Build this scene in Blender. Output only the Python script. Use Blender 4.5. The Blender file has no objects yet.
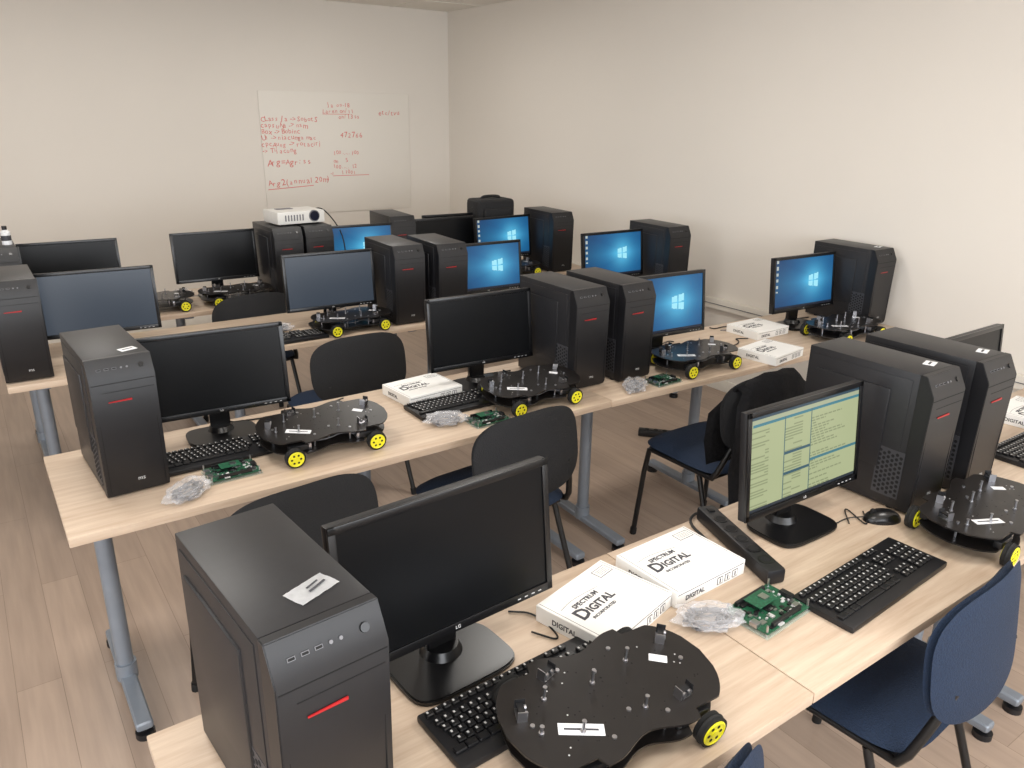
import bpy, bmesh, math, random
from mathutils import Matrix, Vector, noise
random.seed(4)
CAMH=1.82; TZ=0.74
F_=775.4; PIT=math.radians(19.445); ROLL=math.radians(.86); PSI=math.radians(54.776)
# ---------------------------------------------------------------- materials
def srgb(r,g,b):
    f=lambda c:(c/255/12.92) if c/255<=.04045 else ((c/255+.055)/1.055)**2.4
    return (f(r),f(g),f(b),1)
def mat(name,col,rough=.5,metal=0,noise=0,nscale=20,emis=None,estr=0,alpha=1,bump=0,spec=None,trans=0,coat=0):
    m=bpy.data.materials.new(name); m.use_nodes=True
    nt=m.node_tree; p=nt.nodes['Principled BSDF']
    p.inputs['Base Color'].default_value=col
    p.inputs['Roughness'].default_value=rough
    p.inputs['Metallic'].default_value=metal
    if spec is not None: p.inputs['Specular IOR Level'].default_value=spec
    if trans: p.inputs['Transmission Weight'].default_value=trans
    if coat: p.inputs['Coat Weight'].default_value=coat
    p.inputs['Alpha'].default_value=alpha
    if emis: 
        p.inputs['Emission Color'].default_value=emis; p.inputs['Emission Strength'].default_value=estr
    if noise or bump:
        tc=nt.nodes.new('ShaderNodeTexCoord'); n=nt.nodes.new('ShaderNodeTexNoise')
        n.inputs['Scale'].default_value=nscale; n.inputs['Detail'].default_value=4
        nt.links.new(tc.outputs['Object'],n.inputs['Vector'])
        if noise:
            r=nt.nodes.new('ShaderNodeValToRGB')
            r.color_ramp.elements[0].position=.3; r.color_ramp.elements[1].position=.7
            r.color_ramp.elements[0].color=tuple(c*(1-noise) for c in col[:3])+(1,)
            r.color_ramp.elements[1].color=tuple(min(1,c*(1+noise)) for c in col[:3])+(1,)
            nt.links.new(n.outputs['Fac'],r.inputs['Fac']); nt.links.new(r.outputs['Color'],p.inputs['Base Color'])
        if bump:
            b=nt.nodes.new('ShaderNodeBump'); b.inputs['Strength'].default_value=bump; b.inputs['Distance'].default_value=.01
            nt.links.new(n.outputs['Fac'],b.inputs['Height']); nt.links.new(b.outputs['Normal'],p.inputs['Normal'])
    return m
M={}
M['case']=mat('black_painted_steel',srgb(28,28,31),.42,noise=.12,nscale=60)
M['bezel']=mat('black_plastic',srgb(20,20,23),.42,noise=.1,nscale=30)
M['gloss']=mat('glossy_black_plastic',srgb(12,12,14),.28)
M['dark']=mat('dark_gap',srgb(5,5,6),.8)
M['vent']=mat('vent_mesh_grey',srgb(54,54,58),.5)
M['scroff']=mat('lcd_panel_off',srgb(12,13,15),.3,spec=.22)
M['scrglare']=mat('lcd_off_painted_glare',srgb(20,22,25),.3,spec=.4,emis=(.034,.046,.065,1),estr=1)  # off panel; window reflection put in as a faint bluish emission
M['red']=mat('red_accent',srgb(165,28,32),.35)
M['silver']=mat('brushed_metal',srgb(190,190,195),.28,metal=1)
M['sticker']=mat('sticker_white',srgb(225,226,228),.35,noise=.08,nscale=90)
M['ink']=mat('printed_ink',srgb(60,60,66),.6)
M['key']=mat('keycap',srgb(20,20,22),.42)
M['legend']=mat('key_legend',srgb(190,190,190),.6)
M['plate']=mat('black_acrylic_plate',srgb(26,23,22),.33,noise=.1,nscale=15)
M['tire']=mat('rubber',srgb(14,14,14),.75)
M['yellow']=mat('yellow_plastic',srgb(235,228,40),.4)
M['pcb']=mat('green_pcb',srgb(28,84,58),.45,noise=.4,nscale=150)
M['chip']=mat('chip_black',srgb(25,25,27),.4)
M['acrylic']=mat('clear_acrylic',srgb(200,225,215),.1,alpha=.22)
M['bag']=mat('clear_plastic_bag',srgb(225,225,228),.12,alpha=.30,bump=.6,nscale=60)
M['cable']=mat('black_cable',srgb(18,18,18),.5)
M['cableo']=mat('brown_cable',srgb(120,62,42),.5)
M['greycable']=mat('grey_cable',srgb(110,110,114),.5)
M['card']=mat('white_cardboard',srgb(236,235,232),.55,noise=.03,nscale=8)
M['leg']=mat('grey_blue_steel',srgb(132,140,150),.4,metal=.3,noise=.06,nscale=12)
M['chairpad']=mat('navy_fabric',srgb(20,38,62),.85,noise=.25,nscale=250,bump=.3)
M['chairblk']=mat('black_fabric',srgb(22,23,26),.8,noise=.25,nscale=250,bump=.3)
M['jacket']=mat('dark_jacket_cloth',srgb(24,24,28),.9,noise=.3,nscale=60,bump=.4)
M['frame']=mat('black_tube',srgb(16,16,17),.35)
M['projector']=mat('projector_white',srgb(215,213,208),.45,noise=.04)
M['lens']=mat('lens_glass',srgb(30,32,45),.05)
M['bagblk']=mat('nylon_black',srgb(24,24,26),.8,noise=.3,nscale=90,bump=.4)
M['redink']=mat('red_marker',srgb(214,116,108),.7)
M['white']=mat('trunking_white',srgb(224,219,209),.5,noise=.03)
M['wall']=mat('painted_plaster',srgb(225,219,210),.85,noise=.012,nscale=1.3)
M['ceil']=mat('ceiling_paint',srgb(228,224,216),.9,noise=.02,nscale=1.3)
M['board']=mat('whiteboard_film',srgb(227,222,213),.7,noise=.01,nscale=2)

def wood_table():
    m=bpy.data.materials.new('light_oak_laminate'); m.use_nodes=True; nt=m.node_tree; p=nt.nodes['Principled BSDF']
    tc=nt.nodes.new('ShaderNodeTexCoord'); mp=nt.nodes.new('ShaderNodeMapping'); mp.inputs['Scale'].default_value=(2.2,34,34)
    n=nt.nodes.new('ShaderNodeTexNoise'); n.inputs['Scale'].default_value=1.6; n.inputs['Detail'].default_value=6; n.inputs['Roughness'].default_value=.65
    r=nt.nodes.new('ShaderNodeValToRGB')
    r.color_ramp.elements[0].position=.28; r.color_ramp.elements[0].color=srgb(182,158,136)
    r.color_ramp.elements[1].position=.68; r.color_ramp.elements[1].color=srgb(207,188,167)
    nt.links.new(tc.outputs['Object'],mp.inputs['Vector']); nt.links.new(mp.outputs['Vector'],n.inputs['Vector'])
    nt.links.new(n.outputs['Fac'],r.inputs['Fac']); nt.links.new(r.outputs['Color'],p.inputs['Base Color'])
    p.inputs['Roughness'].default_value=.42
    return m
M['oak']=wood_table()
def floor_mat():
    m=bpy.data.materials.new('laminate_floor'); m.use_nodes=True; nt=m.node_tree; p=nt.nodes['Principled BSDF']
    tc=nt.nodes.new('ShaderNodeTexCoord'); mp=nt.nodes.new('ShaderNodeMapping'); mp.inputs['Rotation'].default_value=(0,0,math.radians(90))
    br=nt.nodes.new('ShaderNodeTexBrick'); br.inputs['Scale'].default_value=1
    br.inputs['Brick Width'].default_value=1.3; br.inputs['Row Height'].default_value=.13; br.inputs['Mortar Size'].default_value=.001
    br.inputs['Color1'].default_value=srgb(176,156,140); br.inputs['Color2'].default_value=srgb(164,145,130); br.inputs['Mortar'].default_value=srgb(134,117,104)
    nt.links.new(tc.outputs['Object'],mp.inputs['Vector']); nt.links.new(mp.outputs['Vector'],br.inputs['Vector'])
    mp2=nt.nodes.new('ShaderNodeMapping'); mp2.inputs['Scale'].default_value=(22,1.5,1)
    n=nt.nodes.new('ShaderNodeTexNoise'); n.inputs['Scale'].default_value=1.5; n.inputs['Detail'].default_value=6
    nt.links.new(tc.outputs['Object'],mp2.inputs['Vector']); nt.links.new(mp2.outputs['Vector'],n.inputs['Vector'])
    mx=nt.nodes.new('ShaderNodeMixRGB'); mx.blend_type='MULTIPLY'; mx.inputs['Fac'].default_value=.4
    r=nt.nodes.new('ShaderNodeValToRGB'); r.color_ramp.elements[0].position=.3; r.color_ramp.elements[0].color=(.62,.6,.58,1); r.color_ramp.elements[1].position=.65; r.color_ramp.elements[1].color=(1.05,1.03,1,1)
    nt.links.new(n.outputs['Fac'],r.inputs['Fac']); nt.links.new(br.outputs['Color'],mx.inputs['Color1']); nt.links.new(r.outputs['Color'],mx.inputs['Color2'])
    nt.links.new(mx.outputs['Color'],p.inputs['Base Color']); p.inputs['Roughness'].default_value=.38
    return m
M['floor']=floor_mat()
def display_mat():
    m=bpy.data.materials.new('lit_lcd'); m.use_nodes=True; nt=m.node_tree; p=nt.nodes['Principled BSDF']
    a=nt.nodes.new('ShaderNodeAttribute'); a.attribute_name='Col'
    nt.links.new(a.outputs['Color'],p.inputs['Emission Color']); p.inputs['Emission Strength'].default_value=.95
    p.inputs['Base Color'].default_value=(.01,.01,.012,1); p.inputs['Roughness'].default_value=.3
    p.inputs['Specular IOR Level'].default_value=.3
    return m
M['display']=display_mat()

# ---------------------------------------------------------------- builder
class Bd:
    def __init__(s): s.bm=bmesh.new(); s.mats=[]
    def mi(s,k):
        if k not in s.mats: s.mats.append(k)
        return s.mats.index(k)
    def add(s,t,k,mx=None):
        i=s.mi(k)
        for f in t.faces: f.material_index=i; f.smooth=True
        if mx is not None: t.transform(mx)
        me=bpy.data.meshes.new('tmp'); t.to_mesh(me); t.free(); s.bm.from_mesh(me); bpy.data.meshes.remove(me)
    def box(s,c,d,k,bev=0,rot=None,seg=2,mx=None):
        t=bmesh.new(); bmesh.ops.create_cube(t,size=1)
        bmesh.ops.scale(t,vec=d,verts=t.verts)
        if bev: bmesh.ops.bevel(t,geom=t.edges[:],offset=bev,segments=seg,profile=.6,affect='EDGES')
        m2=Matrix.Translation(c)
        if rot: m2=m2@Matrix.Rotation(rot[0],4,rot[1])
        if mx is not None: m2=mx@m2
        s.add(t,k,m2)
    def cyl(s,p1,p2,r,k,n=12,r2=None):
        p1=Vector(p1);p2=Vector(p2);d=p2-p1
        t=bmesh.new(); bmesh.ops.create_cone(t,cap_ends=True,segments=n,radius1=r,radius2=r if r2 is None else r2,depth=d.length)
        q=Vector((0,0,1)).rotation_difference(d.normalized()).to_matrix().to_4x4()
        s.add(t,k,Matrix.Translation((p1+p2)/2)@q)
    def prism(s,pts,z0,z1,k,mx=None,bev=0):
        t=bmesh.new(); a=[t.verts.new((x,y,z0)) for x,y in pts]; f=t.faces.new(a)
        e=bmesh.ops.extrude_face_region(t,geom=[f]); vs=[v for v in e['geom'] if isinstance(v,bmesh.types.BMVert)]
        for v in vs: v.co.z=z1
        bmesh.ops.recalc_face_normals(t,faces=t.faces[:])
        if bev: bmesh.ops.bevel(t,geom=t.edges[:],offset=bev,segments=2,affect='EDGES')
        s.add(t,k,mx)
    def tube(s,pts,r,k,n=8,sub=0):
        P=[Vector(p) for p in pts]
        for _ in range(sub):
            Q=[P[0]]
            for a,b in zip(P,P[1:]): Q+= [a*.75+b*.25,a*.25+b*.75]
            Q.append(P[-1]); P=Q
        t=bmesh.new(); rings=[]; up=Vector((0,0,1)); prev=None
        for i,p in enumerate(P):
            d=(P[min(i+1,len(P)-1)]-P[max(i-1,0)])
            if d.length<1e-7: d=Vector((1,0,0))
            d.normalize()
            if prev is None:
                x=d.cross(up); 
                if x.length<.05: x=d.cross(Vector((1,0,0)))
            else:
                x=prev-d*prev.dot(d)
                if x.length<.01: x=d.cross(Vector((.3,.7,.1)))
            x.normalize(); prev=x; y=d.cross(x)
            rings.append([t.verts.new(p+(x*math.cos(2*math.pi*j/n)+y*math.sin(2*math.pi*j/n))*r) for j in range(n)])
        for A,B in zip(rings,rings[1:]):
            for j in range(n): t.faces.new((A[j],A[(j+1)%n],B[(j+1)%n],B[j]))
        t.faces.new(rings[0][::-1]); t.faces.new(rings[-1])
        bmesh.ops.recalc_face_normals(t,faces=t.faces[:])
        s.add(t,k)
    def text(s,body,size,k,mx,ext=.0003,al='CENTER',bold=0):
        cu=bpy.data.curves.new('t','FONT'); cu.body=body; cu.size=size; cu.extrude=ext; cu.resolution_u=2
        cu.align_x=al; cu.align_y='CENTER'; cu.offset=bold
        o=bpy.data.objects.new('t',cu); bpy.context.scene.collection.objects.link(o)
        dg=bpy.context.evaluated_depsgraph_get(); me=bpy.data.meshes.new_from_object(o.evaluated_get(dg))
        t=bmesh.new(); t.from_mesh(me); bpy.data.objects.remove(o); bpy.data.curves.remove(cu); bpy.data.meshes.remove(me)
        s.add(t,k,mx)
    def pad(s,w,h,t0,k,mx,curve=0,dome=.012,N=16,p=4.5):
        # rounded-rectangle (superellipse) cushion
        t=bmesh.new(); fr={};bk={}
        for i in range(N+1):
            for j in range(N+1):
                u=-1+2*i/N;v=-1+2*j/N
                e=max(abs(u),abs(v))
                if e>0:
                    n=(abs(u/e)**p+abs(v/e)**p)**(1/p); uu,vv=u/n,v/n
                else: uu=vv=0
                x=uu*w/2; y=vv*h/2
                z=curve*(x/(w/2))**2
                th=t0/2*max(0,(1-e**6))**.5; dm=dome*(1-e**2)
                if e>=1-1e-6:
                    fr[i,j]=bk[i,j]=t.verts.new((x,y,z))
                else:
                    fr[i,j]=t.verts.new((x,y,z+th+dm)); bk[i,j]=t.verts.new((x,y,z-th))
        for i in range(N):
            for j in range(N):
                t.faces.new((fr[i,j],fr[i+1,j],fr[i+1,j+1],fr[i,j+1]))
                t.faces.new((bk[i,j],bk[i,j+1],bk[i+1,j+1],bk[i+1,j]))
        bmesh.ops.recalc_face_normals(t,faces=t.faces[:])
        s.add(t,k,mx)
    def mesh(s,name,ang=35):
        me=bpy.data.meshes.new(name); s.bm.to_mesh(me); s.bm.free()
        for k in s.mats: me.materials.append(M[k])
        me.set_sharp_from_angle(angle=math.radians(ang)); return me
def put(name,me,loc=(0,0,0),rz=0,parent=None,rot=None):
    o=bpy.data.objects.new(name,me); bpy.context.scene.collection.objects.link(o)
    o.location=loc; o.rotation_euler=rot if rot else (0,0,rz)
    if parent: o.parent=parent
    return o
R=math.radians
FACE_NY=Matrix(((1,0,0,0),(0,0,-1,0),(0,1,0,0),(0,0,0,1)))   # x->x, y->z, z->-y

# ---------------------------------------------------------------- room
XW=4.13; YW=7.0; CZ=2.69; XL=-2.6; YN=-2.4
def slab(name,c,d,k):
    b=Bd(); b.box(c,d,k); return put(name,b.mesh(name))
slab('floor',((XL+XW)/2,(YN+YW)/2,-.05),(XW-XL+.4,YW-YN+.4,.1),'floor')
b=Bd(); b.box(((XL+XW)/2,(YN+YW)/2,CZ+.05),(XW-XL+.4,YW-YN+.4,.1),'ceil')
x=XW
while x>XL: b.box((x,(YN+YW)/2,CZ-.001),(.012,YW-YN,.006),'white'); x-=.6
y=YW
while y>YN: b.box(((XL+XW)/2,y,CZ-.001),(XW-XL,.012,.006),'white'); y-=.6
put('ceiling',b.mesh('ceiling'))
slab('wall_back',((XL+XW)/2,YW+.1,CZ/2),(XW-XL+.4,.2,CZ),'wall')
slab('wall_right',(XW+.1,(YN+YW)/2,CZ/2),(.2,YW-YN,CZ),'wall')
# wall with a band of windows; along='x' or 'y'
def window_wall(wname,name,along,pos,side,a0,a1,w0,w1,z0,z1,n):
    def bx(b,ac,z,al,h,th,k):
        if along=='x': b.box((ac,pos+side*.1,z),(al,th,h),k)
        else: b.box((pos+side*.1,ac,z),(th,al,h),k)
    b=Bd()
    bx(b,(a0+a1)/2,z0/2,a1-a0,z0,.2,'wall'); bx(b,(a0+a1)/2,(z1+CZ)/2,a1-a0,CZ-z1,.2,'wall')
    bx(b,(a0+w0)/2,(z0+z1)/2,w0-a0,z1-z0,.2,'wall'); bx(b,(a1+w1)/2,(z0+z1)/2,a1-w1,z1-z0,.2,'wall')
    put(wname,b.mesh(wname))
    b=Bd()
    for i in range(n+1): bx(b,w0+(w1-w0)*i/n,(z0+z1)/2,.07,z1-z0,.07,'white')
    for z in (z0+.03,z1-.03): bx(b,(w0+w1)/2,z,w1-w0,.06,.07,'white')
    put(name,b.mesh(name))
window_wall('wall_front','window_1','x',YN,-1,XL,XW,-2.0,3.6,.95,2.45,4)
window_wall('wall_left','added_window','y',XL,-1,YN,YW,-1.6,2.4,.95,2.45,3)  # left window band is added to brighten the right wall
b=Bd(); b.box((XW-.02,(YN+YW)/2,.60),(.04,YW-YN,.07),'white',.004); b.box((XW-.042,(YN+YW)/2,.60),(.004,YW-YN,.004),'greycable'); put('trim_1',b.mesh('trim_1'))
b=Bd(); b.box((XW-.008,(YN+YW)/2,.04),(.016,YW-YN,.08),'white',.003); put('baseboard_right',b.mesh('bb'))
b=Bd(); b.box(((XL+XW)/2,YW-.008,.04),(XW-XL,.016,.08),'white',.003); put('baseboard_back',b.mesh('bb2'))

# ---------------------------------------------------------------- whiteboard (on back wall)
b=Bd()
bx0,bx1,bz0,bz1=2.25,3.68,.90,1.95
b.box(((bx0+bx1)/2,YW-.006,(bz0+bz1)/2),(bx1-bx0,.006,bz1-bz0),'board',.002)
def ray(u,v):
    a0=(u-512)/F_;b0=(384-v)/F_
    a=a0*math.cos(ROLL)-b0*math.sin(ROLL); b=a0*math.sin(ROLL)+b0*math.cos(ROLL)
    F=math.cos(PIT)+math.sin(PIT)*b; Z=-math.sin(PIT)+math.cos(PIT)*b
    return math.cos(PSI)*F+math.sin(PSI)*a, math.sin(PSI)*F-math.cos(PSI)*a, Z
def WB(u,v):
    X,Y,Z=ray(u,v); k=YW/Y; return X*k,CAMH+Z*k
def hand(txt,u,v,size,rot=0):
    x,z=WB(u,v); r=random.Random(txt)
    cx=x
    for ch in txt:
        if ch!=' ':
            b.text(ch,size*r.uniform(.85,1.15),'redink',Matrix.Translation((cx,YW-.0094,z+(cx-x)*math.tan(R(rot))+r.uniform(-.006,.006)))@FACE_NY@Matrix.Rotation(R(r.uniform(-12,12)),4,'Z'),.0003,'LEFT')
        cx+=size*(.30 if ch in " .-'il" else .56)*r.uniform(.9,1.1)
S=.057
hand('CLass Ja -> SobotS',260,119,S);hand('capsuNa -> nam',260,125.5,S);hand('Box -> Bobinc',261,132,S)
hand('Uz -> niacumga mac',261,138,S);hand('cpcAung -> rotacirj',261,144.5,S);hand('-> Tijacung',262,151,S)
hand('Arg=Agr:ss',267,163,.072,1);hand('Arg2(annual 20m)',268,184,.068,3)
x,z=WB(268,189); b.box((x+.21,YW-.0096,z+.005),(.42,.0006,.006),'redink',rot=(R(-3),'Y'))
hand('Ja  on-18',327,105,.05);hand('Laren on/11',322,111,.05);hand('on/13 ss',338,117,.05)
x,z=WB(322,114); b.box((x+.13,YW-.0096,z),(.26,.0006,.004),'redink')
hand('etc/tvu',378,113,.055);hand('472766',340,135,.064)
hand('100 ..... 100',333,153,.046);hand('on     5',333,161,.046);hand('100 .....  12',333,167,.046);hand('-1     1 1001',330,173,.046)
x,z=WB(333,178); b.box((x+.18,YW-.0096,z+.02),(.36,.0006,.005),'redink')
put('whiteboard',b.mesh('whiteboard'))

# ---------------------------------------------------------------- tables
def table(x0,x1,y0,y1,legs,rz=0):
    b=Bd(); t=.026; xc,yc=(x0+x1)/2,(y0+y1)/2
    b.box((0,0,TZ-t/2),(x1-x0-.003,y1-y0,t),'oak',.002)
    b.box((0,.0,TZ-t-.02),(x1-x0-.2,.03,.04),'leg',.003)
    for lx in legs:
        lx-=xc; ly=.0
        b.cyl((lx,ly,.04),(lx,ly,TZ-t),.026,'leg',20)
        b.cyl((lx,ly,.04),(lx,ly,.10),.033,'leg',20)
        hw=(y1-y0)/2-.03
        b.box((lx,0,.045),(.05,2*hw,.03),'leg',.012,seg=3)
        b.box((lx,0,TZ-t-.012),(.05,2*hw-.06,.024),'leg',.005)
        for e in (-hw+.02,hw-.02):
            b.cyl((lx,e,0),(lx,e,.02),.028,'bezel',16); b.cyl((lx,e,.02),(lx,e,.035),.01,'bezel',8)
    put('desk',b.mesh('desk'),(xc,yc,0),R(rz))
r1=(.667,1.285); r2=(2.12,2.738); r3=(3.54,4.157)
table(.105,1.215,*r1,[.19,1.12]); table(1.215,2.42,*r1,[1.31,2.32]); table(2.42,3.6,*r1,[2.52,3.5])
table(.077,1.99,*r2,[.18,1.05,1.89]); table(1.99,4.06,2.08,2.70,[2.12,2.80,3.93],-2)
table(.03,1.98,*r3,[.16,1.0,1.88],-.5); table(1.99,3.87,3.42,4.037,[2.1,2.9,3.77],-4.5)
table(.03,1.98,4.43,5.05,[.16,.95,1.88]); table(1.99,3.72,4.32,4.94,[2.1,2.9,3.6],-5.5)

# ---------------------------------------------------------------- tower
def tower_mesh():
    b=Bd(); W,D,H=.170,.385,.416
    h=.006
    b.box((0,.02,h+(H-h)/2),(W,D-.04,H-h),'case',.0025)
    for sx in(-1,1):
        for sy in (-.13,.13): b.cyl((sx*.07,sy,0),(sx*.07,sy,.008),.012,'tire',12)
    yf=-D/2
    prof=[(yf+.04,h),(yf+.008,h),(yf,.02),(yf-.006,.36),(yf+.022,H),(yf+.04,H)]
    mx=Matrix(((0,0,1,0),(1,0,0,0),(0,1,0,0),(0,0,0,1)))
    b.prism(prof,-W/2-.001,W/2+.001,'bezel',mx,.0015)
    def fy(z): return yf-.006*(z-.02)/.34
    b.box((0,fy(.35)-.0002,.350),(W*.97,.0016,.0018),'dark')
    b.box((.01,fy(.325)-.0002,.325),(W*.80,.0014,.0014),'dark')
    for s in(-1,1): b.box((s*W*.44,fy(.18)-.0002,.18),(.0014,.0014,.32),'dark')
    b.prism([(-.045,-.0018),(.016,-.0026),(.016,.0026),(-.045,.0008)],0,.002,'red',Matrix.Translation((.0,fy(.295)-.0015,.297))@FACE_NY)
    sl=math.atan2(.028,.056)
    S=Matrix.Translation((0,yf+.008,.388))@Matrix.Rotation(-sl,4,'X')
    def port(x,w,hh,k,d=.003): b.box((x,0,0),(w,d,hh),k,mx=S)
    for x,k in ((-.055,'dark'),(-.035,'dark'),(-.015,'dark')):
        port(x,.0115,.0055,'greycable'); port(x,.0095,.0036,k,.004)
    for x in (.003,.018):
        t=bmesh.new(); bmesh.ops.create_cone(t,cap_ends=True,segments=14,radius1=.0028,radius2=.0028,depth=.004); b.add(t,'greycable',S@Matrix.Translation((x,0,0))@Matrix.Rotation(R(90),4,'X'))
    t=bmesh.new(); bmesh.ops.create_cone(t,cap_ends=True,segments=20,radius1=.008,radius2=.007,depth=.006); b.add(t,'gloss',S@Matrix.Translation((.055,0,0))@Matrix.Rotation(R(90),4,'X'))
    b.text('ms',.018,'legend',Matrix.Translation((0.01,fy(.05)-.001,.05))@FACE_NY)
    for sx in(-1,1):
        x=sx*(W/2+.0015)
        b.box((x,.04,.235),(.010,.24,.24),'case',.0045)
        b.box((x-sx*.0012,.02,.21),(.003,.31,.37),'case',.001)
        b.box((x+sx*.0003,-.1135,.109),(.001,.080,.145),'vent')
        for i in range(6):
            for j in range(9):
                yy=-.145+i*.0125; zz=.047+j*.0145+(.007 if i%2 else 0)
                b.cyl((x+sx*.0002,yy,zz),(x+sx*.0014,yy,zz),.0052,'dark',6)
    b.box((0,D/2,.36),(.14,.004,.08),'silver'); b.box((-.05,D/2,.22),(.045,.004,.15),'silver')
    return b.mesh('tower')
TM=tower_mesh()
def tower(x,yf,rz=0,z=TZ,sticker=False):
    rz=R(rz)
    o=put('computer_tower',TM,(x-math.sin(rz)*.19,yf+.19*math.cos(rz),z),rz)
    if sticker:
        b=Bd(); b.box((.04,-.11,.4168),(.045,.03,.0012),'sticker',rot=(R(15),'Z')); b.box((.04,-.11,.4176),(.03,.006,.0006),'ink',rot=(R(15),'Z'))
        put('label',b.mesh('label'),parent=o)
    return o
tower(.309,.858,4.5)
tower(.288,2.30,3,sticker=True)
tower(2.00,2.285); tower(2.235,2.26)
tower(3.97,2.21,-1,sticker=True)
tower(2.15,.957,sticker=True); tower(2.41,.935,sticker=True)
tower(.115,3.59); tower(1.86,3.57,-2); tower(2.085,3.51,-3); tower(3.63,3.36,-3)
tower(.11,4.46); tower(1.54,4.46); tower(1.73,4.46); tower(3.43,4.27,-4); tower(2.37,4.62,-4)
# ---------------------------------------------------------------- monitors
def display(kind):
    nx,ny=(120,67); w,h=.449,.254
    me=bpy.data.meshes.new('display_'+kind); vs=[];fs=[];cols=[]
    for j in range(ny+1):
        for i in range(nx+1): vs.append((-w/2+w*i/nx,0,-h/2+h*j/ny))
    rnd=random.Random(3)
    lines=[[rnd.random() for _ in range(60)] for _ in range(ny)]
    for j in range(ny):
        for i in range(nx):
            a=j*(nx+1)+i; fs.append((a,a+1,a+nx+2,a+nx+1))
            u=(i+.5)/nx; v=(j+.5)/ny
            if kind=='win':
                dx=u-.66;dy=(v-.52)*.56
                d=math.hypot(dx,dy)
                g=math.exp(-(d/.17)**2); g2=math.exp(-(d/.45)**2)
                beam=max(0,1-abs(dy)/(.04+.35*abs(dx)))*math.exp(-abs(dx)*2.2)*(1 if dx<0 else .5)
                c=[.004+.008*g2+.08*g+.03*beam,.040+.13*g2+.32*g+.15*beam,.13+.27*g2+.36*g+.2*beam]
                px=dx/.085; py=dy/(.072*(1+.18*px))if abs(px)<1.2 else 9
                if abs(px)<1 and abs(py)<1 and abs(px)>.07 and abs(py)>.07: c=[.38,.85,1.0]
                if int(v*16)%2==1 and v>.35 and .02<u<.05: c=[.5,.55,.5]
                if v<.05: c=[.01,.015,.03]
            else:
                c=[.44,.49,.27]
                if v<.035: c=[.02,.03,.04]
                elif v>.965: c=[.03,.07,.10]
                elif v>.93: c=[.42,.46,.30]
                elif u<.29 or (.30<=u<.53):
                    uu=u if u<.29 else u-.30
                    if v>.90: c=[.05,.22,.28] if u>.02 else c
                    elif abs(v-.52)<.012 and u>=.30: c=[.03,.10,.14]
                    elif abs(v-.30)<.01 and u>=.30: c=[.03,.10,.14]
                    elif lines[j][int(u*8)]>.4 and j%2==0 and uu<.16 : c=[.28,.32,.17]
                elif .29<=u<.30 or .53<=u<.54: c=[.08,.16,.16]
                else:
                    if v>.90: c=[.05,.22,.28]
                    elif abs(v-.36)<.012: c=[.05,.2,.25]
                    elif j%2==0 and u<.58+.35*lines[j][1] and (i*7+j)%5 and lines[j][2]>.2: c=[.26,.30,.16]
            cols.append(c)
    me.from_pydata(vs,[],fs); ca=me.color_attributes.new('Col','FLOAT_COLOR','CORNER')
    for p in me.polygons:
        for l in p.loop_indices: ca.data[l].color=(*cols[p.index],1)
    me.materials.append(M['display']); return me
DW=display('win'); DC=display('code')
def mon_mesh():
    b=Bd(); tl=R(6)
    T=Matrix.Translation((0,-.01,.24))@Matrix.Rotation(-tl,4,'X')
    def bx(c,d,k,bev=0): b.box(c,d,k,bev,mx=T)
    w,h=.478,.290
    bx((0,.006,0),(w,.022,h),'bezel',.004)
    bx((0,-.007,h/2-.007),(w,.006,.014),'gloss',.001); bx((0,-.007,-h/2+.009),(w,.006,.018),'gloss',.001)
    for s in(-1,1): bx((s*(w/2-.007),-.007,0),(.014,.006,h),'gloss',.001)
    bx((0,.024,-.01),(w*.72,.026,h*.66),'bezel',.010)
    b.text('LG',.010,'legend',T@Matrix.Translation((0,-.0105,-h/2+.009))@FACE_NY)
    for i in range(4): bx((.15+i*.018,-.0102,-h/2+.008),(.008,.0008,.002),'legend')
    b.prism([(-.035,-.012),(.035,-.012),(.028,.02),(-.028,.02)],.012,.20,'gloss',Matrix.Translation((0,.035,0)),.003)
    b.cyl((0,.03,.012),(0,.03,.03),.045,'gloss',24,.036)
    pts=[]
    for i in range(36):
        a=2*math.pi*i/36; c,s=math.cos(a),math.sin(a)
        pts.append((.12*abs(c)**.45*(1 if c>0 else -1),.084*abs(s)**.45*(1 if s>0 else -1)))
    b.prism(pts,.001,.013,'gloss',Matrix.Translation((0,-.008,0)),.003)
    b.tube([(0,.05,.15),(.01,.075,.08),(.03,.085,.01),(.10,.09,.004),(.2,.08,.004)],.003,'cable',6,2)
    return b.mesh('housing'),T
MH,MT=mon_mesh()
so=Bd(); so.box((0,0,0),(.451,.002,.256),'scroff'); SOFF=so.mesh('screen_off')
so=Bd(); so.box((0,0,0),(.451,.002,.256),'scrglare'); SGLARE=so.mesh('screen_off_glare')
def monitor(x,y,rz=0,kind=None,s=1):
    e=put('computer_monitor',None,(x,y,TZ),R(rz)); e.scale=(s,s,s)
    put('housing',MH,parent=e)
    me={'win':DW,'code':DC,'glare':SGLARE,None:SOFF}[kind]
    o=put('display',me,parent=e); o.matrix_local=MT@Matrix.Translation((0,-.0058,.002))
    return e
monitor(.663,1.15,3,None,1.035); monitor(.612,2.605,-4,None,.98); monitor(1.65,2.57,-3); monitor(2.60,2.47,-4,'win'); monitor(3.61,2.45,-4,'win')
monitor(1.735,1.11,-1,'code'); monitor(.445,3.87,-4,'glare'); monitor(1.505,3.78,-4,'glare'); monitor(2.41,3.69,-2,'win',.97); monitor(3.29,3.60,-2,'win')
monitor(.445,4.79,-3); monitor(1.20,4.78,-2); monitor(2.04,4.62,-5,'win'); monitor(3.09,4.52,3,'win')
monitor(2.70,4.66,-3); monitor(2.86,4.80,-4); monitor(2.745,1.19,0)
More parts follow.
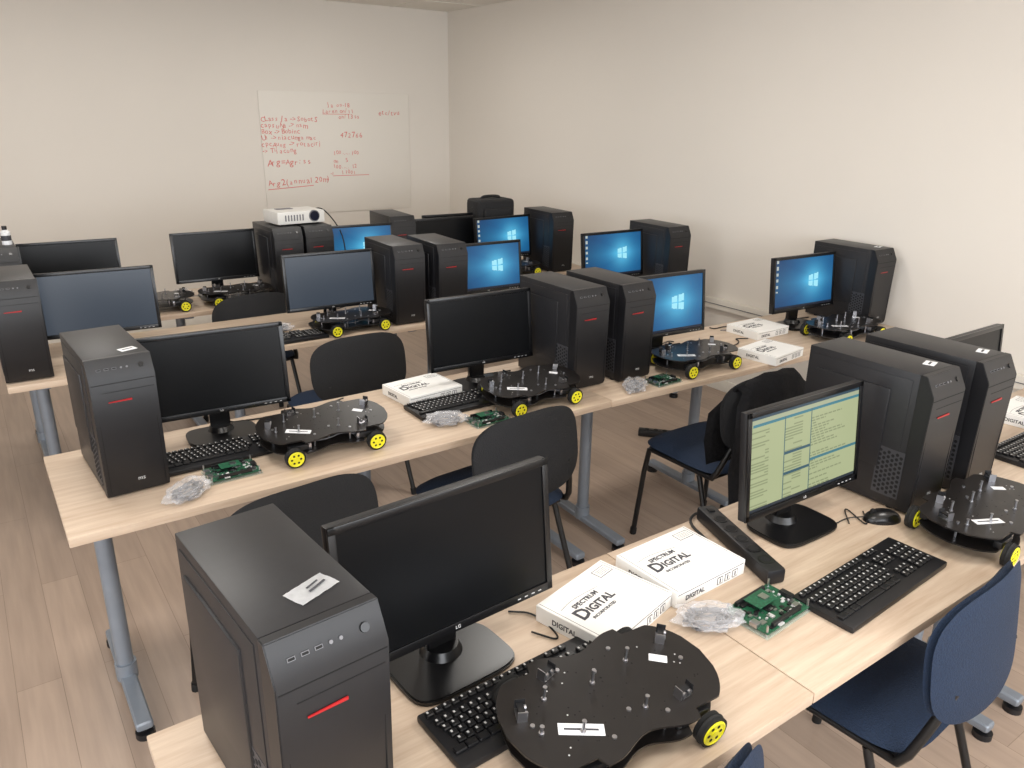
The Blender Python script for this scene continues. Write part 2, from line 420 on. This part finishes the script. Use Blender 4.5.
# ---------------------------------------------------------------- keyboard
def kb_mesh():
    b=Bd(); b.box((0,0,.009),(.45,.155,.016),'bezel',.005)
    rows=[(.062,.014),(.036,.018),(.017,.018),(-.002,.018),(-.021,.018),(-.040,.018)]
    for ri,(y,hh) in enumerate(rows):
        xs=[]
        if ri==5: xs=[(-.205,.024),(-.18,.022),(-.155,.022),(-.088,.105),(-.02,.022),(.004,.022),(.028,.022)]
        else:
            x=-.214+.004*ri
            while x<.048: xs.append((x+.008,.0158)); x+=.019
        xs+=[(.078,.0158),(.097,.0158),(.116,.0158)] if ri not in(3,) else []
        if ri>0: xs+=[(.145,.0158),(.164,.0158),(.183,.0158),(.202,.0158)]
        for x,w in xs:
            b.box((x,y,.0205),(w,hh-.002,.007),'key',.0016,seg=1)
            if w<.02: b.box((x-.003,y+.002,.02415),(.004,.005,.0003),'legend')
    return b.mesh('keyboard')
KM=kb_mesh()
def keyboard(x,y,rz=0): return put('keyboard',KM,(x,y,TZ),R(rz))

# ---------------------------------------------------------------- robot
def robot_mesh():
    b=Bd()
    def outline(s=1):
        up=[]; N=60
        for i in range(N+1):
            x=-.22+.44*i/N; ax=abs(x)
            h=.125*math.sqrt(max(0,1-(max(0,ax-.085)/.135)**2.4)) if ax>.085 else .125-.022*(.5+.5*math.cos(math.pi*ax/.085))
            if .108<ax<.168: h=min(h,.104)   # wheel cut-outs
            up.append((x*s,h*s))
        return up+[(x,-y) for x,y in up[-2:0:-1]]
    b.prism(outline(),.078,.082,'plate'); b.prism(outline(.95),.036,.040,'plate')
    for sx in(-1,1):
        for sy in(-1,1):
            cx,cy=sx*.138,sy*.122
            b.tube([(cx+math.cos(a)*.027,cy,.033+math.sin(a)*.027) for a in [2*math.pi*i/24 for i in range(25)]],.0062,'tire',8)
            b.cyl((cx,cy-.011,.033),(cx,cy+.011,.033),.0315,'tire',32)
            for e in(-1,1):
                y0=cy+e*.0112
                b.tube([(cx+math.cos(a)*.0235,y0,.033+math.sin(a)*.0235) for a in [2*math.pi*i/24 for i in range(25)]],.0028,'yellow',6)
                b.cyl((cx,y0-.001,.033),(cx,y0+.001,.033),.0225,'yellow',24)
                b.cyl((cx,y0-.003,.033),(cx,y0+.003,.033),.007,'yellow',12)
                for q in range(6):
                    a=q*math.pi/3
                    b.cyl((cx+math.cos(a)*.0145,y0-.0014,.033+math.sin(a)*.0145),(cx+math.cos(a)*.0145,y0+.0014,.033+math.sin(a)*.0145),.0038,'dark',8)
            b.box((cx-sx*.02,cy-sy*.028,.052),(.065,.02,.020),'chip',.003)
            b.box((cx-sx*.055,cy-sy*.045,.052),(.012,.05,.02),'silver',.001)
    for x,y in ((-.17,0),(.17,0),(-.06,.085),(.06,.085),(-.06,-.085),(.06,-.085),(0,.05),(0,-.05)):
        b.cyl((x,y,.04),(x,y,.078),.0032,'silver',6); b.cyl((x,y,.082),(x,y,.0845),.0045,'silver',10)
    for x,y,hh in ((-.12,.04,.028),(-.02,.03,.03),(.07,.045,.03),(.03,-.06,.026),(-.1,-.05,.024),(-.165,-.02,.016)):
        b.cyl((x,y,.082),(x,y,.082+hh),.0028,'silver',6); b.cyl((x,y,.082+hh),(x,y,.0835+hh),.0042,'silver',8)
        b.cyl((x,y,.082),(x,y,.085),.0052,'silver',8)
    for x,y,a in ((-.085,.085,.3),(.11,-.07,.1),(-.175,.03,1.2),(.17,.06,.8)):
        Rm=Matrix.Translation((x,y,.082))@Matrix.Rotation(a,4,'Z')
        def bb(c,d,k): b.box(c,d,k,mx=Rm)
        bb((0,0,.001),(.032,.018,.002),'silver'); bb((-.015,0,.011),(.0018,.018,.022),'silver'); bb((.015,0,.011),(.0018,.018,.022),'chip'); bb((0,.0,.013),(.027,.012,.004),'chip')
        for q in (-.007,.007): b.cyl(Rm@Vector((q,-.010,.010)),Rm@Vector((q,.0,.010)),.005,'silver',12)
    b.box((-.10,-.045,.0824),(.08,.024,.0006),'sticker',rot=(R(-30),'Z')); b.box((-.10,-.045,.0828),(.06,.004,.0004),'ink',rot=(R(-30),'Z'))
    b.box((.13,.02,.0824),(.035,.018,.0006),'sticker',rot=(R(-40),'Z'))
    b.tube([(-.06,.0,.062),(-.02,.03,.06),(.03,-.02,.064),(.07,.02,.06),(.09,.09,.06)],.002,'cableo',6,2); b.tube([(-.09,-.08,.06),(-.02,-.09,.058),(.04,-.07,.062),(.09,-.09,.05)],.002,'greycable',6,2)
    rnd=random.Random(8)
    for _ in range(60):
        x=rnd.uniform(-.17,.17);y=rnd.uniform(-.08,.08); b.cyl((x,y,.0815),(x,y,.0822),.0017,'legend' if rnd.random()<.2 else 'dark',6)
    return b.mesh('robot')
RM=robot_mesh()
def robot(x,y,rz=0,onkb=False,s=1):
    # onkb: far wheels rest on the keyboard, so the car leans a little
    o=put('robot_car_chassis',RM,(x,y,TZ+(.0125 if onkb else 0)),rot=(R(5.6) if onkb else 0,0,R(rz))); o.scale=(s,s,s); return o
robot(.81,.83,-3,True); robot(.872,2.335,-2,True); robot(1.705,2.295,0,True,.96); robot(2.59,2.25,-2,False,.98); robot(3.62,2.18,-2); robot(2.16,.80,3); robot(1.56,3.655,0,False,.95)
robot(1.24,4.57,0,False,.95); robot(.80,4.58,0,False,.95); robot(3.08,4.38,-4,False,.95)

# ---------------------------------------------------------------- misc
def pcb_mesh():
    b=Bd(); rnd=random.Random(5)
    b.box((0,0,.012),(.17,.115,.0018),'pcb'); b.box((0,0,.003),(.178,.122,.003),'acrylic',.001)
    for sx in(-1,1):
        for sy in(-1,1): b.cyl((sx*.08,sy*.052,0),(sx*.08,sy*.052,.03),.0028,'silver',6); 
    for _ in range(80):
        x=rnd.uniform(-.075,.075);y=rnd.uniform(-.05,.05);w=rnd.choice((.004,.006,.01,.018)); h=rnd.uniform(.001,.004)
        b.box((x,y,.013+h/2),(w,w*rnd.uniform(.5,1.1),h),rnd.choice(('chip','chip','silver','legend')))
    b.box((.0,.0,.0145),(.026,.026,.003),'chip')
    for y in(-.048,.048): b.box((.0,y,.018),(.11,.007,.011),'chip')
    b.box((.0,.02,.026),(.07,.045,.0018),'pcb'); b.box((.0,.02,.019),(.06,.006,.012),'chip'); b.box((.01,.02,.0285),(.02,.02,.003),'silver')
    b.box((-.078,.02,.018),(.02,.016,.012),'silver',.001); b.box((-.078,-.02,.017),(.018,.02,.010),'silver',.001); b.box((.075,.0,.018),(.014,.03,.011),'chip')
    return b.mesh('pcb')
PM=pcb_mesh()
def pcb(x,y,rz=0,s=1): 
    o=put('circuit_board',PM,(x,y,TZ),R(rz)); o.scale=(s,s,s); return o
def box_mesh(seed=0):
    b=Bd(); w,d,h=.25,.20,.042
    b.box((0,0,h/2),(w,d,h),'card',.0015,seg=1)
    b.box((0,-d/2-.0002,h*.8),(w*.96,.0008,.0012),'ink'); 
    for s in(-1,1): b.box((s*w*.47,0,h+.0001),(.0012,d*.96,.0004),'greycable')
    T=Matrix.Translation((-.035,0,h+.0002))@Matrix.Rotation(R(0),4,'Z')
    b.text('SPECTRUM',.018,'ink',T@Matrix.Translation((0,.030,0)),bold=.0006)
    b.text('D',.050,'ink',T@Matrix.Translation((-.046,.002,0))@Matrix.Shear('XY',4,(.3,0)),bold=.0014)
    b.text('IGITAL',.030,'ink',T@Matrix.Translation((.018,.0,0))@Matrix.Shear('XY',4,(.3,0)),bold=.0010)
    b.text('INCORPORATED',.011,'ink',T@Matrix.Translation((0,-.024,0)),bold=.0003)
    b.tube([T@Vector((-.07,.045,0)),T@Vector((-.02,.052,0)),T@Vector((.06,.040,0))],.0006,'greycable',4,2)
    b.text('DIGITAL',.018,'ink',Matrix.Translation((-.06,-d/2-.0006,h*.4))@FACE_NY,bold=.0003)
    for i in range(3):
        b.box((.03+i*.028,-d/2-.0004,h*.42),(.02,.0006,.02),'ink'); b.box((.03+i*.028,-d/2-.0008,h*.42),(.016,.0006,.016),'card')
        b.box((.03+i*.028,-d/2-.0012,h*.42),(.004,.0006,.012),'ink')
    b.text('DIGITAL',.018,'ink',Matrix.Translation((-w/2-.0006,.02,h*.45))@Matrix.Rotation(R(-90),4,'Z')@FACE_NY,bold=.0003)
    b.box((.085,.068,h+.0002),(.05,.03,.0006),'greycable'); b.box((.085,.068,h+.0005),(.046,.026,.0006),'card')
    for i in range(4): b.box((.085,.060+i*.005,h+.0009),(.036,.0008,.0003),'ink')
    return b.mesh('box')
XM=box_mesh()
def carton(x,y,rz=0,z=TZ): return put('cardboard_box',XM,(x,y,z),R(rz))
def bag_mesh(seed):
    rnd=random.Random(seed); b=Bd()
    t=bmesh.new(); bmesh.ops.create_icosphere(t,subdivisions=4,radius=1)
    for v in t.verts:
        n=noise.noise(v.co*2.3+Vector((seed*3.1,0,0)))*.45+noise.noise(v.co*6+Vector((0,seed,0)))*.16
        v.co*=1+n; v.co.x*=.072; v.co.y*=.046; v.co.z=max(-.0215,v.co.z*.022)
    b.add(t,'bag',Matrix.Translation((0,0,.0225)))
    pts=[]
    for i in range(90):
        a=i*.45; r=.034+.010*math.sin(i*1.7); pts.append((math.cos(a)*r*1.3,math.sin(a)*r*.8,.008+.02*(i/90)+.004*math.sin(i)))
    b.tube(pts,.0026,'greycable',6)
    b.box((.035,0,.018),(.034,.016,.012),'chip',.002,rot=(R(30),'Z')); b.box((-.04,.01,.02),(.02,.014,.01),'chip',.002)
    return b.mesh('bag')
BM=[bag_mesh(i) for i in range(3)]
def bag(x,y,rz=0,i=0): return put('bagged_cable',BM[i],(x,y,TZ),R(rz))
carton(1.04,1.095,14); carton(1.31,1.12,2); carton(1.39,2.59,5); carton(3.31,2.47,0); carton(3.02,2.165,8); carton(3.19,1.10,5)
pcb(1.355,.89,4); pcb(.55,2.285,0,.9); pcb(1.455,2.215,0,.85); pcb(2.32,2.175,0,.8)
bag(.40,2.20,40,0); bag(1.31,2.27,-20,1); bag(2.15,2.17,30,2); bag(1.205,.935,-30,1)
bag(1.22,3.80,0,2); bag(.99,4.84,20,0)
keyboard(.755,.970,2); keyboard(.598,2.435,0); keyboard(1.475,2.41,0); keyboard(1.665,.82,3); keyboard(1.17,3.63,0); keyboard(2.92,.97,0)
# power strips
b=Bd(); b.box((0,0,.022),(.34,.052,.04),'bezel',.008)
for i in range(5): b.cyl((-.12+i*.052,0,.042),(-.12+i*.052,0,.0432),.019,'gloss',20); b.cyl((-.12+i*.052,0,.0432),(-.12+i*.052,0,.0436),.014,'dark',20)
b.box((.14,0,.043),(.02,.016,.004),'gloss',.001)
b.tube([(.168,0,.02),(.19,.02,.008),(.15,.06,.005),(.05,.055,.005),(-.05,.07,.005)],.004,'cable',6,2)
SM=b.mesh('power_strip')
put('power_strip',SM,(1.515,1.11,TZ),R(72))
put('power_strip',SM,(3.20,2.93,0),R(-48))
# mouse
b=Bd(); t=bmesh.new(); bmesh.ops.create_uvsphere(t,u_segments=24,v_segments=16,radius=1)
for v in t.verts: v.co=Vector((v.co.x*.032,v.co.y*.055,max(0,v.co.z)*.034))
b.add(t,'gloss'); b.tube([(0,.053,.012),(.01,.1,.005),(-.03,.16,.004),(.02,.2,.004)],.0018,'cable',6,2)
b.cyl((-.004,.03,.028),(.004,.03,.028),.008,'key',12)
put('computer_mouse',b.mesh('mouse'),(1.985,.985,TZ),R(60))
# crinkled flat packet of screws
b=Bd(); t=bmesh.new(); g=[]
for i in range(13):
    row=[]
    for j in range(9):
        x=-.036+.006*i; y=-.021+.00525*j
        row.append(t.verts.new((x,y,.0022+.0018*noise.noise(Vector((x*90,y*90,2))))))
    g.append(row)
for i in range(12):
    for j in range(8): t.faces.new((g[i][j],g[i+1][j],g[i+1][j+1],g[i][j+1]))
bmesh.ops.solidify(t,geom=t.faces[:],thickness=.0012)
b.add(t,'sticker')
b.box((.008,-.003,.0042),(.034,.004,.0006),'ink',rot=(R(8),'Z')); b.box((.006,.006,.0042),(.024,.003,.0006),'ink',rot=(R(8),'Z'))
put('screw_packet',b.mesh('screw_packet'),(.322,.955,TZ+.416),R(22))
b=Bd(); b.cyl((0,0,0),(0,0,.06),.022,'sticker',20); b.cyl((0,0,.06),(0,0,.072),.022,'sticker',20,.011); b.cyl((0,0,.072),(0,0,.09),.011,'chip',16); b.cyl((0,0,.02),(0,0,.045),.0224,'ink',20)
put('small_bottle',b.mesh('small_bottle'),(.165,4.60,TZ+.416))

# ---------------------------------------------------------------- chair
def chair_mesh(pad,back):
    b=Bd()
    b.pad(.47,.44,.05,pad,Matrix.Translation((0,.0,.455)),curve=.0,dome=.012,p=5)
    b.box((0,0,.43),(.40,.37,.012),'bezel',.005)
    Bk=Matrix.Translation((0,-.245,.70))@Matrix.Rotation(R(-8),4,'X')
    Q=Matrix(((1,0,0,0),(0,0,1,0),(0,1,0,0),(0,0,0,1)))
    b.pad(.46,.30,.035,back,Bk@Q,curve=.04,dome=.006,p=3.2)
    b.pad(.468,.308,.014,back,Bk@Matrix.Translation((0,-.018,0))@Q,curve=.04,dome=0,p=3.2)
    for s in(-1,1):
        b.tube([(s*.235,.21,0),(s*.215,.175,.43),(s*.215,.14,.435),(s*.215,-.16,.435),(s*.225,-.20,.44),(s*.19,-.235,.56),(s*.16,-.250,.64)],.0115,'frame',10,1)
        b.tube([(s*.235,-.27,0),(s*.215,-.12,.425)],.0115,'frame',10)
        b.cyl((s*.235,.21,0),(s*.234,.208,.03),.015,'tire',10); b.cyl((s*.235,-.27,0),(s*.2335,-.26,.03),.015,'tire',10)
    b.cyl((-.215,.15,.43),(.215,.15,.43),.010,'frame',10); b.cyl((-.215,-.15,.43),(.215,-.15,.43),.010,'frame',10)
    return b.mesh('chair',50)
CB=chair_mesh('chairpad','chairpad'); CK=chair_mesh('chairpad','chairblk')
def chair(x,y,rz,me): return put('office_chair',me,(x,y,0),R(rz))
chair(.61,2.10,5,CK); chair(1.455,2.20,4,CK); chair(2.50,2.02,0,CK); chair(1.725,.82,4,CB); chair(.715,.78,10,CB)
chair(1.38,3.39,0,CK); chair(1.24,4.45,0,CK)
# jacket hung over the chair back
b=Bd(); t=bmesh.new(); prof=[(.0,-.185,.50),(.0,-.20,.60),(0,-.215,.72),(0,-.235,.83),(0,-.262,.878),(0,-.295,.865),(0,-.315,.78),(0,-.325,.66),(0,-.33,.52),(0,-.335,.40),(0,-.33,.30)]
NX=16; g=[]
for i in range(NX+1):
    s=-1+2*i/NX; row=[]
    for j,(_,yy,zz) in enumerate(prof):
        w=.245+.02*math.sin(j*.9)-(.05 if 3<=j<=5 else 0)*abs(s)**3
        n=noise.noise(Vector((s*4,j*.35,1.3)))*.02
        row.append(t.verts.new((s*w,yy+n+.035*s*s*(1 if zz>.5 else .3),zz+noise.noise(Vector((s*3,j*.2,5)))*.015-(.05*abs(s)**2 if j in(3,4,5) else 0)-(.04*abs(math.sin(s*3)) if j==10 else 0))))
    g.append(row)
for i in range(NX):
    for j in range(len(prof)-1): t.faces.new((g[i][j],g[i+1][j],g[i+1][j+1],g[i][j+1]))
bmesh.ops.solidify(t,geom=t.faces[:],thickness=.012)
b.add(t,'jacket'); put('jacket',b.mesh('jacket',80),(2.50,2.02,0))

# ---------------------------------------------------------------- projector, bag
b=Bd(); b.box((0,0,.045),(.30,.22,.075),'projector',.012); b.cyl((.08,-.10,.05),(.08,-.118,.05),.028,'lens',24); b.cyl((.08,-.10,.05),(.08,-.114,.05),.034,'greycable',24)
for i in range(7): b.box((-.10+i*.018,-.1105,.045),(.008,.002,.035),'greycable')
for sx in(-1,1):
    for sy in (-1,1): b.cyl((sx*.11,sy*.08,0),(sx*.11,sy*.08,.01),.01,'tire',10)
b.box((-.05,.03,.084),(.10,.05,.003),'greycable',.001)
b.tube([(.14,.1,.04),(.22,.10,.08),(.27,.02,.0),(.275,-.1,-.1),(.28,-.1,-.3)],.004,'cable',6,2)
put('projector',b.mesh('projector'),(1.655,4.66,TZ+.416),R(4))
b=Bd(); b.box((0,0,.11),(.30,.2,.20),'bagblk',.035,seg=3); b.box((0,-.1,.09),(.22,.05,.12),'bagblk',.02,seg=3); b.tube([(-.08,0,.205),(-.06,0,.225),(.06,0,.225),(.08,0,.205)],.01,'bagblk',8,2)
b.box((0,0,-.13),(.30,.19,.28),'bagblk',.03,seg=3)
b.tube([(-.15,0,.15),(.15,0,.15)],.004,'greycable',6)
put('camera_bag',b.mesh('camera_bag'),(3.16,4.78,TZ+.27),R(-5))

# loose cables on the desks
def cable(pts,k='cable',r=.003):
    b=Bd(); b.tube(pts,r,k,6,3); put('cable',b.mesh('cable'))
cable([(.86,1.13,.745),(.90,1.06,.744),(.91,1.18,.744),(.86,1.22,.744)],'cable',.0022)
cable([(1.88,1.02,.745),(1.97,1.1,.744),(1.9,.97,.744),(1.98,1.04,.744)],'cable',.002)
rnd=random.Random(11)
for cx,cy,n in ((.93,2.62,3),(2.75,2.60,3),(3.30,2.62,2),(1.72,4.03,3),(.85,3.85,3),(1.05,3.72,2),(2.82,3.75,2),(1.0,4.85,2),(3.05,2.35,1)):
    for q in range(n):
        p=[]; x=cx-.14;y=cy+rnd.uniform(-.04,.04)
        for i in range(6): p.append((x,y,TZ+.004+q*.003)); x+=rnd.uniform(.0,.09); y+=rnd.uniform(-.05,.05)
        cable(p,rnd.choice(('cable','cable','greycable')),.0028)

# ---------------------------------------------------------------- lights
def area(name,loc,rot,sx,sy,power,col):
    l=bpy.data.lights.new(name,'AREA'); l.shape='RECTANGLE'; l.size=sx; l.size_y=sy; l.energy=power; l.color=col
    o=bpy.data.objects.new(name,l); bpy.context.scene.collection.objects.link(o); o.location=loc; o.rotation_euler=rot
    return o
area('left_fill',(.8,YN-.02,1.70),(R(90),0,0),5.5,1.4,160,(.95,.97,1))
area('left_fill',(XL-.02,.4,1.70),(R(90),0,R(-90)),3.9,1.4,88,(.95,.97,1))  # added side fill, set in the left window opening
for i,(x,y) in enumerate(((0.2,.3),(2.2,.3),(.2,2.9),(2.2,2.9),(.5,5.4),(2.6,5.4))):  # unseen ceiling panels, added and spaced to even out the wall light
    b=Bd(); b.box((0,0,-.02),(.6,.6,.04),'white',.004); b.box((0,0,-.042),(.54,.54,.004),'projector'); put('added_ceiling_panel',b.mesh('cl'),(x,y,CZ))
    area('ceiling_fill',(x,y,CZ-.06),(0,0,0),.55,.55,19 if y<5 else 13,(1,.965,.91))
w=bpy.data.worlds.new('w'); bpy.context.scene.world=w; w.use_nodes=True
w.node_tree.nodes['Background'].inputs[0].default_value=(.75,.85,1,1); w.node_tree.nodes['Background'].inputs[1].default_value=1.0
bpy.context.scene.view_settings.view_transform='Standard'
# ---------------------------------------------------------------- camera
cam=bpy.data.cameras.new('cam'); cam.sensor_width=36; cam.lens=F_/1024*36; cam.clip_start=.02
co=bpy.data.objects.new('camera',cam); bpy.context.scene.collection.objects.link(co)
fw=Vector((math.cos(PSI)*math.cos(PIT),math.sin(PSI)*math.cos(PIT),-math.sin(PIT)))
rt=Vector((math.sin(PSI),-math.cos(PSI),0)); up=rt.cross(fw)
ri=rt*math.cos(ROLL)+up*math.sin(ROLL); ui=-rt*math.sin(ROLL)+up*math.cos(ROLL)
m=Matrix((ri,ui,-fw)).transposed().to_4x4(); m.translation=(0,0,CAMH); co.matrix_world=m
bpy.context.scene.camera=co
